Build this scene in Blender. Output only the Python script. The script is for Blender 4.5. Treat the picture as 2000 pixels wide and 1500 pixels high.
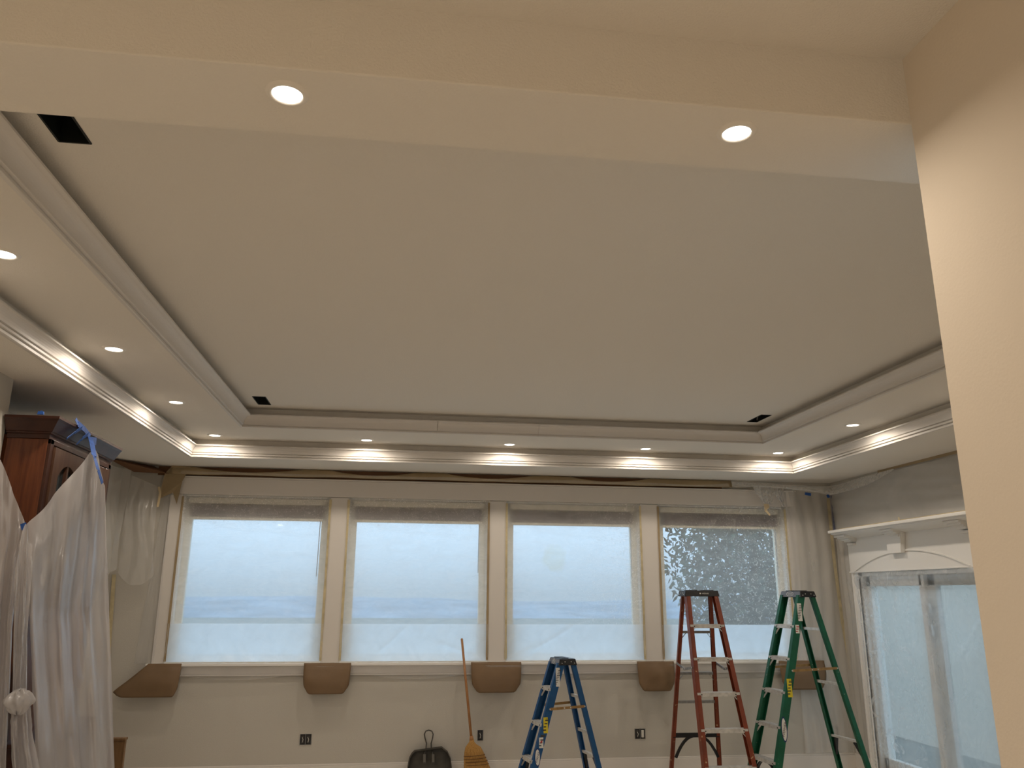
import bpy, bmesh, math, random
from mathutils import Vector, Matrix, noise
random.seed(7)
R = math.radians
SC = bpy.context.scene
COL = SC.collection
for o in list(bpy.data.objects): bpy.data.objects.remove(o)

# ------------------------------------------------------------------ camera (solved from the room's vanishing points)
F, YAW, PITCH, ROLL, D, ZC = 1547.83, 0.1351, 0.2593, 0.0063, 8.317, 1.70
_f = Vector((math.sin(YAW)*math.cos(PITCH), math.cos(YAW)*math.cos(PITCH), math.sin(PITCH)))
_r0 = Vector((math.cos(YAW), -math.sin(YAW), 0)); _u0 = _r0.cross(_f)
_r = _r0*math.cos(ROLL) + _u0*math.sin(ROLL); _u = -_r0*math.sin(ROLL) + _u0*math.cos(ROLL)
CAMP = Vector((0, -D, ZC))
cam = bpy.data.objects.new('camera', bpy.data.cameras.new('camera'))
cam.data.sensor_width = 36; cam.data.lens = F/2000*36; cam.data.clip_start = .05; cam.data.clip_end = 500
m = Matrix.Identity(4)
for i in range(3):
    m[i][0] = _r[i]; m[i][1] = _u[i]; m[i][2] = -_f[i]; m[i][3] = CAMP[i]
cam.matrix_world = m
COL.objects.link(cam); SC.camera = cam
def at(u, v, ax, val):
    d = _f*F + _r*(u-1000) - _u*(v-750)
    return CAMP + d*((val-CAMP[ax])/d[ax])

# ------------------------------------------------------------------ exposure, sky
SC.view_settings.view_transform = 'Standard'; SC.view_settings.look = 'None'
SC.view_settings.gamma = 1; SC.view_settings.use_curve_mapping = False
SC.view_settings.exposure = 0.0
SKY = 2.05; LAMP = 6.0; FOYER = 47.0; FOYERCOL = (1.0, .90, .79); LAMPCOL = (1.0, .87, .73)
w = bpy.data.worlds.new('sky'); SC.world = w; w.use_nodes = True
nt = w.node_tree; nt.nodes.clear()
wo = nt.nodes.new('ShaderNodeOutputWorld'); bg = nt.nodes.new('ShaderNodeBackground')
tc = nt.nodes.new('ShaderNodeTexCoord'); sp = nt.nodes.new('ShaderNodeSeparateXYZ'); cr = nt.nodes.new('ShaderNodeValToRGB')
nt.links.new(tc.outputs['Generated'], sp.inputs[0]); nt.links.new(sp.outputs[2], cr.inputs[0])
cr.color_ramp.elements[0].position = 0.0; cr.color_ramp.elements[0].color = (.25, .325, .42, 1)
cr.color_ramp.elements[1].position = .13; cr.color_ramp.elements[1].color = (.62, .82, 1.08, 1)
nt.links.new(cr.outputs[0], bg.inputs[0]); bg.inputs[1].default_value = SKY
nt.links.new(bg.outputs[0], wo.inputs[0])

def area(name, loc, size, power, col, parent=None, spread=180, shape='DISK', aim=None):
    l = bpy.data.lights.new(name, 'AREA'); l.shape = shape; l.size = size; l.energy = power; l.color = col; l.spread = R(spread)
    o = bpy.data.objects.new(name, l); COL.objects.link(o)
    if parent: o.parent = parent; o.location = Vector(loc)-parent.location
    else: o.location = loc
    return o

# ------------------------------------------------------------------ materials
MATS = {}
def lin(c): return tuple((x/12.92 if x <= .04045 else ((x+.055)/1.055)**2.4) for x in [k/255. for k in c]) + (1,)
def mat(name, col, rough=.6, metal=0, bump=0, bscale=60, var=0, vscale=6, spec=.4, col2=None, wood=None, emis=None, speck=None):
    if name in MATS: return MATS[name]
    mt = bpy.data.materials.new(name); mt.use_nodes = True; MATS[name] = mt
    t = mt.node_tree; b = t.nodes['Principled BSDF']; N = t.nodes.new; L = t.links.new
    c = col if len(col) == 4 else tuple(col)+(1,)
    b.inputs['Base Color'].default_value = c; b.inputs['Roughness'].default_value = rough
    b.inputs['Metallic'].default_value = metal; b.inputs['Specular IOR Level'].default_value = spec
    co = N('ShaderNodeTexCoord')
    if var or col2 or wood:
        n = N('ShaderNodeTexNoise'); n.inputs['Scale'].default_value = vscale; n.inputs['Detail'].default_value = 5
        mp = N('ShaderNodeMapping'); L(co.outputs['Object'], mp.inputs[0]); L(mp.outputs[0], n.inputs[0])
        if wood: mp.inputs['Scale'].default_value = wood
        mx = N('ShaderNodeMix'); mx.data_type = 'RGBA'
        rp = N('ShaderNodeValToRGB'); rp.color_ramp.elements[0].position = .35; rp.color_ramp.elements[1].position = .68
        L(n.outputs[0], rp.inputs[0]); L(rp.outputs[0], mx.inputs[0])
        mx.inputs[6].default_value = c
        mx.inputs[7].default_value = (tuple(col2)+(1,))[:4] if col2 else tuple(min(1, x*(1-var)) for x in c[:3])+(1,)
        out = mx.outputs[2]
        if speck:
            n2 = N('ShaderNodeTexNoise'); n2.inputs['Scale'].default_value = speck[1]; n2.inputs['Detail'].default_value = 3
            L(co.outputs['Object'], n2.inputs[0])
            r2 = N('ShaderNodeValToRGB'); r2.color_ramp.elements[0].position = speck[2]; r2.color_ramp.elements[1].position = speck[2]+.03
            L(n2.outputs[0], r2.inputs[0]); m2 = N('ShaderNodeMix'); m2.data_type = 'RGBA'
            L(r2.outputs[0], m2.inputs[0]); L(out, m2.inputs[6]); m2.inputs[7].default_value = tuple(speck[0])+(1,)
            out = m2.outputs[2]
        L(out, b.inputs['Base Color'])
    if bump:
        n = N('ShaderNodeTexNoise'); n.inputs['Scale'].default_value = bscale; n.inputs['Detail'].default_value = 3
        L(co.outputs['Object'], n.inputs[0]); bp = N('ShaderNodeBump'); bp.inputs['Strength'].default_value = bump
        bp.inputs['Distance'].default_value = .01; L(n.outputs[0], bp.inputs['Height']); L(bp.outputs[0], b.inputs['Normal'])
    if emis:
        b.inputs['Emission Color'].default_value = tuple(emis[0])+(1,); b.inputs['Emission Strength'].default_value = emis[1]
    return mt
def film(name, opac, tint=(.86, .87, .88), wr=.5, wscale=9, streak=(1, 1, 1), rough=.22, gloss=.12, flecks=0, fscale=30, stain=None, trans=.5, vary=.25):
    """thin polyethylene sheet: part see-through, part milky, wrinkled and glossy"""
    mt = bpy.data.materials.new(name); mt.use_nodes = True; t = mt.node_tree; t.nodes.clear(); N = t.nodes.new; L = t.links.new
    out = N('ShaderNodeOutputMaterial'); tr = N('ShaderNodeBsdfTransparent'); df = N('ShaderNodeBsdfDiffuse'); tl = N('ShaderNodeBsdfTranslucent'); gl = N('ShaderNodeBsdfGlossy')
    tr.inputs[0].default_value = (.97, .98, 1, 1)
    df.inputs[0].default_value = tuple(tint)+(1,); tl.inputs[0].default_value = tuple(tint)+(1,)
    gl.inputs['Roughness'].default_value = rough; gl.inputs[0].default_value = (1, 1, 1, 1)
    co = N('ShaderNodeTexCoord'); mp = N('ShaderNodeMapping'); mp.inputs['Scale'].default_value = streak; L(co.outputs['Object'], mp.inputs[0])
    n = N('ShaderNodeTexNoise'); n.inputs['Scale'].default_value = wscale; n.inputs['Detail'].default_value = 6; n.inputs['Distortion'].default_value = .6; L(mp.outputs[0], n.inputs[0])
    bp = N('ShaderNodeBump'); bp.inputs['Strength'].default_value = wr; bp.inputs['Distance'].default_value = .03; L(n.outputs[0], bp.inputs['Height'])
    for s in (df, tl, gl): L(bp.outputs[0], s.inputs['Normal'])
    m1 = N('ShaderNodeMixShader'); m1.inputs[0].default_value = trans; L(df.outputs[0], m1.inputs[1]); L(tl.outputs[0], m1.inputs[2])
    mr = N('ShaderNodeMapRange'); mr.inputs[1].default_value = .3; mr.inputs[2].default_value = .7
    mr.inputs[3].default_value = max(0, opac*(1-vary)); mr.inputs[4].default_value = min(1, opac*(1+vary)); L(n.outputs[0], mr.inputs[0])
    fac = mr.outputs[0]
    if flecks:
        n2 = N('ShaderNodeTexNoise'); n2.inputs['Scale'].default_value = fscale; n2.inputs['Detail'].default_value = 2; n2.inputs['Distortion'].default_value = 2.5
        L(co.outputs['Object'], n2.inputs[0])
        r2 = N('ShaderNodeValToRGB'); r2.color_ramp.elements[0].position = .57; r2.color_ramp.elements[1].position = .66; L(n2.outputs[0], r2.inputs[0])
        sx = N('ShaderNodeSeparateXYZ'); L(co.outputs['Object'], sx.inputs[0])
        g = N('ShaderNodeMapRange'); g.inputs[1].default_value = flecks[0]; g.inputs[2].default_value = flecks[1]; L(sx.outputs[flecks[3]], g.inputs[0])
        mu = N('ShaderNodeMath'); mu.operation = 'MULTIPLY'; L(r2.outputs[0], mu.inputs[0]); L(g.outputs[0], mu.inputs[1])
        m3 = N('ShaderNodeMath'); m3.operation = 'MULTIPLY_ADD'; L(mu.outputs[0], m3.inputs[0]); m3.inputs[1].default_value = flecks[2]; L(fac, m3.inputs[2]); m3.use_clamp = True
        fac = m3.outputs[0]
    if stain:
        sx = N('ShaderNodeVectorMath'); sx.operation = 'DISTANCE'; L(co.outputs['Object'], sx.inputs[0]); sx.inputs[1].default_value = stain[0]
        nn = N('ShaderNodeTexNoise'); nn.inputs['Scale'].default_value = 9; L(co.outputs['Object'], nn.inputs[0])
        ad = N('ShaderNodeMath'); ad.operation = 'MULTIPLY_ADD'; L(nn.outputs[0], ad.inputs[0]); ad.inputs[1].default_value = .12; L(sx.outputs['Value'], ad.inputs[2])
        g = N('ShaderNodeMapRange'); g.inputs[1].default_value = stain[1]+.09; g.inputs[2].default_value = stain[1]+.04; L(ad.outputs[0], g.inputs[0])
        mc = N('ShaderNodeMix'); mc.data_type = 'RGBA'; L(g.outputs[0], mc.inputs[0]); mc.inputs[6].default_value = tuple(tint)+(1,); mc.inputs[7].default_value = (.86, .80, .62, 1)
        L(mc.outputs[2], df.inputs[0]); L(mc.outputs[2], tl.inputs[0])
    m2 = N('ShaderNodeMixShader'); L(fac, m2.inputs[0]); L(tr.outputs[0], m2.inputs[1]); L(m1.outputs[0], m2.inputs[2])
    lw = N('ShaderNodeLayerWeight'); lw.inputs[0].default_value = .25; L(bp.outputs[0], lw.inputs['Normal'])
    gm = N('ShaderNodeMath'); gm.operation = 'MULTIPLY_ADD'; L(lw.outputs['Fresnel'], gm.inputs[0]); gm.inputs[1].default_value = gloss*.9; gm.inputs[2].default_value = gloss*.25
    m4 = N('ShaderNodeMixShader'); L(gm.outputs[0], m4.inputs[0]); L(m2.outputs[0], m4.inputs[1]); L(gl.outputs[0], m4.inputs[2])
    L(m4.outputs[0], out.inputs[0]); return mt

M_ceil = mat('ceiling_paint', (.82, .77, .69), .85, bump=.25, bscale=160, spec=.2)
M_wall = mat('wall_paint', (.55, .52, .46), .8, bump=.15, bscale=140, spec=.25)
M_trim = mat('trim_paint', (.72, .68, .63), .45, spec=.4)
M_trimw = mat('white_woodwork', (.84, .82, .78), .5, spec=.35)
M_tan = mat('tan_wall_paint', (.81, .715, .59), .85, bump=.06, bscale=120, spec=.2)
M_floor = mat('floor_paper', (.74, .66, .55), .7, var=.06, vscale=3)
M_black = mat('black_plastic', (.012, .012, .014), .4, bump=.2, bscale=90)
M_dark = mat('dark_cavity', (.01, .012, .01), .5)
M_galv = mat('galvanised_steel', (.45, .45, .43), .4, metal=.9, var=.3, vscale=20)
M_vinyl = mat('white_vinyl', (.86, .79, .64), .4)
M_paper = mat('brown_masking_paper', (.205, .128, .066), .5, bump=.2, bscale=8, var=.15, vscale=4)
M_paper2 = mat('tan_masking_paper', (.40, .30, .17), .55, bump=.4, bscale=10, var=.2, vscale=4)
M_papershade = mat('dark_paper_and_shade', (.17, .08, .035), .7, bump=.3, bscale=10)  # brown paper flap, and the painted shade behind the sagging paper
M_tape = mat('yellow_masking_tape', (.66, .56, .34), .6, var=.25, vscale=14)
M_btape = mat('blue_painters_tape', (.03, .12, .46), .55, var=.35, vscale=25)
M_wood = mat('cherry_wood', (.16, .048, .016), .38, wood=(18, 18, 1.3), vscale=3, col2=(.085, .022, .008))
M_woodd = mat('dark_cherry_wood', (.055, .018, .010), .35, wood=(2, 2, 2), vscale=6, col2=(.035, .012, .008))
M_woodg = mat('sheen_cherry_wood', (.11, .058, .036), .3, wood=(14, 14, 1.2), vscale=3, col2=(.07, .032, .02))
M_lens = mat('lamp_lens', (1, 1, 1), .5, emis=((1, .93, .82), 9))
M_trimring = mat('lamp_trim', (.85, .80, .72), .4)
M_alu = mat('brushed_aluminium', (.74, .72, .68), .4, metal=.3, var=.25, vscale=30)
M_steel = mat('zinc_steel', (.34, .34, .33), .4, metal=.7, var=.3, vscale=30)
M_brass = mat('brassy_spreader', (.40, .24, .09), .45, metal=.4, var=.3, vscale=30)
M_red = mat('red_fibreglass', (.22, .042, .014), .5, var=.35, vscale=7, speck=((.45, .30, .16), 26, .68))
M_green = mat('green_fibreglass', (.006, .115, .055), .45, var=.25, vscale=9, speck=((.5, .5, .42), 40, .715))
M_blue = mat('blue_fibreglass', (.008, .085, .24), .45, var=.2, vscale=9)
M_white = mat('white_print', (.78, .76, .70), .5)
M_yel = mat('yellow_print', (.75, .60, .03), .5)
M_ink = mat('dark_ink', (.05, .045, .04), .6)
M_inkb = mat('navy_ink', (.012, .03, .12), .5)
M_inkr = mat('red_ink', (.5, .03, .03), .5)
M_glassd = mat('cabinet_glass', (.03, .045, .05), .12, spec=.6)
M_straw = mat('broom_straw', (.50, .27, .07), .75, wood=(90, 90, 3), vscale=3, col2=(.30, .15, .035), bump=.5, bscale=120)
M_handle = mat('broom_handle_wood', (.42, .20, .07), .45, wood=(30, 30, 2), vscale=3, col2=(.30, .13, .045))
M_pan = mat('dull_sheet_steel', (.075, .068, .055), .5, metal=.5, var=.4, vscale=12)
M_blind = mat('dark_woven_blind', (.19, .15, .155), .7, bump=.3, bscale=80)
M_bark = mat('bark', (.06, .045, .03), .9); M_leaf = mat('leaves', (.045, .085, .055), .7, var=.5, vscale=3)
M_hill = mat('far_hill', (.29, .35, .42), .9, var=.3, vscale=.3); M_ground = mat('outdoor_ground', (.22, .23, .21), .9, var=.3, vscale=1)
FW = [film('window_film_%d' % i, [.48, .48, .48, .36][i], (.90, .90, .88), .35, 5, (1, 1, 2.5), gloss=.08, trans=.48, vary=.12, **k) for i, k in enumerate([
    dict(flecks=(.35, .7, .25, 2), fscale=34), dict(flecks=(.35, .7, .25, 2), fscale=34),
    dict(flecks=(-.1, .7, .28, 0), fscale=30, stain=((-.21, 0, .22), .12)), dict(flecks=(-.7, .5, .38, 0), fscale=24)])]
FW[3].node_tree.nodes
F_lower = film('window_film_double', .9, (.96, .97, .98), .3, 6, gloss=.06, trans=.85, vary=.05)
F_door = film('door_film', .34, (.80, .82, .82), .7, 3.5, (1, 1.2, .8), gloss=.16, trans=.5, flecks=(-.1, .6, .55, 1), fscale=5, vary=.35)
F_heavy = film('heavy_film', .74, (.66, .63, .62), .35, 1.8, (3, 3, .5), gloss=.3, trans=.35, rough=.28, vary=.15)
F_light = film('light_film', .24, (.84, .80, .73), .4, 2.5, (2, 2, .6), gloss=.16, trans=.3, rough=.25)
F_wall = film('wall_film', .34, (.90, .86, .80), .35, 1.6, (2.5, 2.5, .5), gloss=.13, trans=.2, rough=.3, vary=.3)
F_thin = film('thin_film', .12, (.86, .82, .76), .3, 1.6, (2.5, 2.5, .5), gloss=.12, trans=.2, rough=.3, vary=.3)
F_gloss = film('glossy_film', .35, (.88, .86, .82), 1.0, 9, (1, 3, 3), gloss=.6, trans=.3, rough=.12)
M_glass = bpy.data.materials.new('window_glass'); M_glass.use_nodes = True
_t = M_glass.node_tree; _t.nodes.clear(); _o = _t.nodes.new('ShaderNodeOutputMaterial'); _a = _t.nodes.new('ShaderNodeBsdfTransparent'); _b = _t.nodes.new('ShaderNodeBsdfGlossy'); _m = _t.nodes.new('ShaderNodeMixShader')
_a.inputs[0].default_value = (.93, .97, .96, 1); _b.inputs['Roughness'].default_value = .03; _m.inputs[0].default_value = .03
_t.links.new(_a.outputs[0], _m.inputs[1]); _t.links.new(_b.outputs[0], _m.inputs[2]); _t.links.new(_m.outputs[0], _o.inputs[0])

# ------------------------------------------------------------------ mesh helpers
class MB:
    def __init__(s): s.v = []; s.f = []
    def add(s, vs, fs):
        k = len(s.v); s.v += [Vector(a) for a in vs]; s.f += [tuple(i+k for i in q) for q in fs]; return s
    def box(s, a, b):
        x0, y0, z0 = a; x1, y1, z1 = b
        return s.add([(x0, y0, z0), (x1, y0, z0), (x1, y1, z0), (x0, y1, z0), (x0, y0, z1), (x1, y0, z1), (x1, y1, z1), (x0, y1, z1)],
                     [(0, 3, 2, 1), (4, 5, 6, 7), (0, 1, 5, 4), (1, 2, 6, 5), (2, 3, 7, 6), (3, 0, 4, 7)])
    def beam(s, p0, p1, wx, wy, side, o0=(0, 0), cut=None):
        """box from p0 to p1; wx along 'side' direction, wy across; ends level if cut"""
        p0 = Vector(p0); p1 = Vector(p1); d = (p1-p0).normalized(); a = Vector(side); a = (a-d*a.dot(d)).normalized(); b = d.cross(a)
        if cut: a = Vector(side).normalized(); b = Vector(cut).normalized()
        vs = []
        for p in (p0, p1):
            c = p+a*o0[0]+b*o0[1]
            vs += [c-a*wx/2-b*wy/2, c+a*wx/2-b*wy/2, c+a*wx/2+b*wy/2, c-a*wx/2+b*wy/2]
        return s.add(vs, [(0, 3, 2, 1), (4, 5, 6, 7), (0, 1, 5, 4), (1, 2, 6, 5), (2, 3, 7, 6), (3, 0, 4, 7)])
    def cyl(s, p0, p1, r, n=14, r1=None):
        p0 = Vector(p0); p1 = Vector(p1); d = (p1-p0).normalized(); a = d.orthogonal().normalized(); b = d.cross(a); r1 = r if r1 is None else r1
        vs = [p0+(a*math.cos(t)+b*math.sin(t))*r for t in [2*math.pi*i/n for i in range(n)]] + [p1+(a*math.cos(t)+b*math.sin(t))*r1 for t in [2*math.pi*i/n for i in range(n)]]
        return s.add(vs, [(i, (i+1) % n, n+(i+1) % n, n+i) for i in range(n)]+[tuple(range(n))[::-1], tuple(range(n, 2*n))])
    def tube(s, pts, r, n=10):
        pts = [Vector(p) for p in pts]; k0 = len(s.v); prev = None
        for i, p in enumerate(pts):
            d = (pts[min(i+1, len(pts)-1)]-pts[max(i-1, 0)]).normalized()
            a = d.orthogonal().normalized() if prev is None else (prev-d*prev.dot(d)).normalized(); prev = a; b = d.cross(a)
            s.v += [p+(a*math.cos(t)+b*math.sin(t))*r for t in [2*math.pi*j/n for j in range(n)]]
        for i in range(len(pts)-1):
            for j in range(n): s.f.append((k0+i*n+j, k0+i*n+(j+1) % n, k0+(i+1)*n+(j+1) % n, k0+(i+1)*n+j))
        s.f.append(tuple(k0+j for j in range(n))[::-1]); s.f.append(tuple(k0+(len(pts)-1)*n+j for j in range(n))); return s
    def grid(s, fn, nu, nv):
        k = len(s.v)
        for j in range(nv+1):
            for i in range(nu+1): s.v.append(Vector(fn(i/nu, j/nv)))
        for j in range(nv):
            for i in range(nu):
                a = k+j*(nu+1)+i; s.f.append((a, a+1, a+nu+2, a+nu+1))
        return s
    def prism(s, poly, d):
        """closed polygon (list of points) extruded by vector d"""
        n = len(poly); d = Vector(d); vs = [Vector(p) for p in poly]+[Vector(p)+d for p in poly]
        return s.add(vs, [tuple(range(n))[::-1], tuple(range(n, 2*n))]+[(i, (i+1) % n, n+(i+1) % n, n+i) for i in range(n)])
    def build(s, name, mt, parent=None, smooth=False, local=False, bevel=0, solid=0, mid=False):
        vs = [v.copy() for v in s.v]; org = Vector((0, 0, 0))
        if parent is not None and not local: org = PW(parent)
        elif parent is None:
            xs = [v.x for v in vs]; ys = [v.y for v in vs]; zs = [v.z for v in vs]
            org = Vector(((min(xs)+max(xs))/2, (min(ys)+max(ys))/2, (min(zs)+max(zs))/2 if mid else min(zs)))
        me = bpy.data.meshes.new(name); me.from_pydata([v-org for v in vs], [], s.f); me.materials.append(mt)
        b = bmesh.new(); b.from_mesh(me); bmesh.ops.recalc_face_normals(b, faces=b.faces); b.to_mesh(me); b.free()
        if smooth:
            for p in me.polygons: p.use_smooth = True
        o = bpy.data.objects.new(name, me); COL.objects.link(o)
        if parent is not None: o.parent = parent
        else: o.location = org
        if bevel:
            md = o.modifiers.new('bevel', 'BEVEL'); md.width = bevel; md.segments = 2; md.limit_method = 'ANGLE'
        if solid:
            md = o.modifiers.new('thick', 'SOLIDIFY'); md.thickness = solid; md.offset = 0
        return o
def PW(o):
    p = Vector((0, 0, 0))
    while o: p += o.location; o = o.parent
    return p
def tag(o, label=None, cat=None, group=None, kind=None):
    for k, v in (('label', label), ('category', cat), ('group', group), ('kind', kind)):
        if v: o[k] = v
    return o
def empty(name, loc=(0, 0, 0), rz=0, **k):
    o = bpy.data.objects.new(name, None); COL.objects.link(o); o.location = loc; o.rotation_euler.z = rz; o.empty_display_size = .1
    return tag(o, **k)
def nz(x, y, z=0): return noise.noise(Vector((x, y, z)))
def text(s, name, org, right, up, h, mt, parent, lift=.0012, wfit=None, bold=.0):
    """flat lettering as a mesh; org = centre in parent's coordinates"""
    c = bpy.data.curves.new(name, 'FONT'); c.body = s; c.align_x = 'CENTER'; c.align_y = 'CENTER'; c.size = 1; c.extrude = 0; c.offset = bold
    t = bpy.data.objects.new(name, c); COL.objects.link(t)
    me = bpy.data.meshes.new_from_object(t.evaluated_get(bpy.context.evaluated_depsgraph_get())); bpy.data.objects.remove(t)
    xs = [v.co.x for v in me.vertices]; ys = [v.co.y for v in me.vertices]; sx = max(xs)-min(xs); sy = max(ys)-min(ys)
    cx = (max(xs)+min(xs))/2; cy = (max(ys)+min(ys))/2
    right = Vector(right).normalized(); up = Vector(up); up = (up-right*up.dot(right)).normalized(); nrm = right.cross(up)
    ky = h/sy; kx = (wfit/sx) if wfit else ky
    for v in me.vertices: v.co = Vector(org)+right*((v.co.x-cx)*kx)+up*((v.co.y-cy)*ky)+nrm*lift
    me.materials.clear(); me.materials.append(mt)
    o = bpy.data.objects.new(name, me); COL.objects.link(o); o.parent = parent; return o
def ellipse(mb, org, right, up, a, b, lift, n=28, inner=0):
    right = Vector(right).normalized(); up = Vector(up); up = (up-right*up.dot(right)).normalized(); nr = right.cross(up); o = Vector(org)+nr*lift
    ps = [o+right*a*math.cos(2*math.pi*i/n)+up*b*math.sin(2*math.pi*i/n) for i in range(n)]
    if inner:
        qs = [o+right*(a-inner)*math.cos(2*math.pi*i/n)+up*(b-inner)*math.sin(2*math.pi*i/n) for i in range(n)]
        return mb.add(ps+qs, [(i, (i+1) % n, n+(i+1) % n, n+i) for i in range(n)])
    return mb.add(ps, [tuple(range(n))])
def rect(mb, org, right, up, wd, h, lift=.001):
    right = Vector(right).normalized(); up = Vector(up); up = (up-right*up.dot(right)).normalized(); nr = right.cross(up); o = Vector(org)+nr*lift
    return mb.add([o-right*wd/2-up*h/2, o+right*wd/2-up*h/2, o+right*wd/2+up*h/2, o-right*wd/2+up*h/2], [(0, 1, 2, 3)])

# ------------------------------------------------------------------ room dimensions
Z0, Z1, Z2, ZF = 2.925, 3.095, 3.26, 3.126          # soffit, lamp ring, upper tray, front-room ceiling
XL, XR, XN = -2.34, 4.737, -2.78                    # left wall, right wall, recess behind the cabinet
TL, TR, TB, TN = -1.994, 4.0, -.62, -6.309          # outer tray opening
IL, IR, IB = -1.425, 3.373, -1.28                   # inner tray opening
HB0, HB1 = -6.603, -6.309                           # header beam
XW = 1.31                                           # near right wall face
WZ0, WZ1 = 1.045, 2.643
WC = [-1.452, .172, 1.80, 3.438]; WH = .712
def S(o): o['kind'] = 'structure'; return o

# ---- outdoors
S(MB().box((-60, .5, -.35), (90, 90, -.3)).build('ground', M_ground))
hl = MB(); hl.grid(lambda u, v: (-50+130*u, 62+18*v, -.3+(1.5+.5*nz(u*5, 2)+.2*nz(u*23, 5))*math.sin(v*math.pi/2+.001)), 60, 6)
S(hl.build('hill', M_hill, smooth=True))

S(MB().box((7.4, -9, -.3), (7.6, 4.2, 3.6)).build('wall_added_outside', mat('grey_stucco', (.56, .50, .42), .9, bump=.3, bscale=20)))  # added wall, blocks the sky to darken and grey the door panes
# ---- back wall with four window openings
wb = MB()
wb.box((XN-.15, 0, 0), (XR+.15, .16, WZ0)).box((XN-.15, 0, WZ1), (XR+.15, .16, 3.4))
xs = [XN-.15]+[a for c in WC for a in (c-WH, c+WH)]+[XR+.15]
for i in range(0, len(xs), 2): wb.box((xs[i], 0, WZ0), (xs[i+1], .16, WZ1))
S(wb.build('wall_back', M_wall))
# ---- right wall with door opening
DY0, DY1, DZ = -.42, -2.22, 1.93
wr = MB().box((XR, DY0, 0), (XR+.16, .16, 3.4)).box((XR, -6.6, 0), (XR+.16, DY1, 3.4)).box((XR, DY1, DZ), (XR+.16, DY0, 3.4))
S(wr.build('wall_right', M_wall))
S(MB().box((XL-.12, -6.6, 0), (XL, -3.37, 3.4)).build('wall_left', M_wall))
S(MB().box((XN-.15, -3.25, 0), (XN, 0, 3.4)).box((XN-.15, -3.37, 0), (XL-.12, -3.25, 3.4)).build('wall_recess', M_wall))
S(MB().box((2.3, HB0, 0), (XR+.16, HB1, Z0)).build('wall_front', M_wall))
S(MB().box((XW, -12.2, 0), (XW+.13, HB0, ZF+.1)).build('wall_near_right', M_tan))
S(MB().box((-5.2, -12.3, 0), (XW, -12.2, ZF+.1)).build('wall_rear', M_ceil))
S(MB().box((-5.3, -12.3, 0), (-5.2, -6.45, ZF+.1)).box((-5.3, -6.6, 0), (XL, -6.45, ZF+.1)).build('wall_near_left', M_ceil))
S(MB().box((-5.3, -12.3, -.1), (XR+.16, .16, 0)).build('floor', M_floor))

# ---- ceiling: soffit, lamp ring, upper tray, header beam, front room
ce = empty('ceiling'); S(ce)
s0 = MB().box((XN, TB, Z0), (XR, 0, 3.4)).box((XN, TN, Z0), (TL, TB, 3.4)).box((TR, TN, Z0), (XR, TB, 3.4)).build('soffit', M_ceil, ce)
s1 = MB().box((TL, IB, Z1), (TR, TB, 3.4)).box((TL, TN, Z1), (IL, IB, 3.4)).box((IR, TN, Z1), (TR, IB, 3.4)).build('lamp_ring', M_ceil, ce)
VENTS = [(-1.275, -1.165, -5.80, -5.595), (-1.262, -1.158, -1.76, -1.475), (3.13, 3.225, -1.79, -1.49)]
up = MB(); gx = sorted({IL, IR, *[a for v in VENTS for a in v[:2]]}); gy = sorted({TN, IB, *[a for v in VENTS for a in v[2:]]})
for i in range(len(gx)-1):
    for j in range(len(gy)-1):
        mx, my = (gx[i]+gx[i+1])/2, (gy[j]+gy[j+1])/2
        if any(v[0] < mx < v[1] and v[2] < my < v[3] for v in VENTS): continue
        up.add([(gx[i], gy[j], Z2), (gx[i+1], gy[j], Z2), (gx[i+1], gy[j+1], Z2), (gx[i], gy[j+1], Z2)], [(0, 3, 2, 1)])
up.build('tray_panel', M_ceil, ce)
MB().box((-5.2, HB0, Z0), (XR, HB1, 3.4)).build('header_beam', M_ceil, ce, bevel=.004)
MB().box((-5.3, -12.3, ZF), (XW, HB0, ZF+.1)).build('front_room_panel', M_ceil, ce)
MB().box((-5.4, -12.4, 3.5), (XR+.3, .3, 3.55)).build('roof_deck', M_ceil, ce)

# ---- crown mouldings
def crown(name, prof, xl, xr, yb, yn, z, joints=()):
    root = empty(name, ((xl+xr)/2, yb, z)); S(root)
    g = .0012
    def seg(A, B):
        mb = MB(); n = len(prof)
        mb.add([A(d, h) for d, h in prof]+[B(d, h) for d, h in prof], [(i, i+1, n+i+1, n+i) for i in range(n-1)]+[tuple(range(n)), tuple(range(n, 2*n))[::-1]])
        return mb.build('crown_moulding', M_trim, root)
    seg(lambda d, h: (xl+d, yn, z+h), lambda d, h: (xl+d, yb-d-g, z+h))
    X = [None]+list(joints)+[None]
    for a, b in zip(X[:-1], X[1:]):
        seg(lambda d, h: ((xl+d+g) if a is None else a+g, yb-d, z+h), lambda d, h: ((xr-d-g) if b is None else b-g, yb-d, z+h))
    seg(lambda d, h: (xr-d, yb-d-g, z+h), lambda d, h: (xr-d, yn, z+h))
cove = lambda d0, h0, d1, h1, n=9: [(d0+(d1-d0)*(1-math.cos(math.pi/2*i/n)), h0+(h1-h0)*math.sin(math.pi/2*i/n)) for i in range(n+1)]
P1 = [(-.01, .0), (.008, -.004), (.016, .0), (.016, .014), (.008, .018), (.008, .021), (.022, .024), (.022, .036), (.012, .040), (.012, .043), (.024, .047), (.026, .060), (.030, .073), (.036, .084), (.044, .093), (.052, .098), (.058, .100), (.064, .102), (.064, .112), (.058, .114), (-.01, .090)]
crown('trim_1', P1, TL, TR, TB, TN, Z0)
P2 = [(-.01, .0), (.006, -.002), (.012, .0), (.012, .012), (.006, .015), (.012, .018), (.022, .020)]+cove(.024, .021, .072, .086)+[(.082, .088), (.088, .090), (.088, .100), (.08, .102), (-.01, .08)]
crown('trim_2', P2, IL, IR, IB, TN, Z1, joints=(.28, 1.2))

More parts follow.
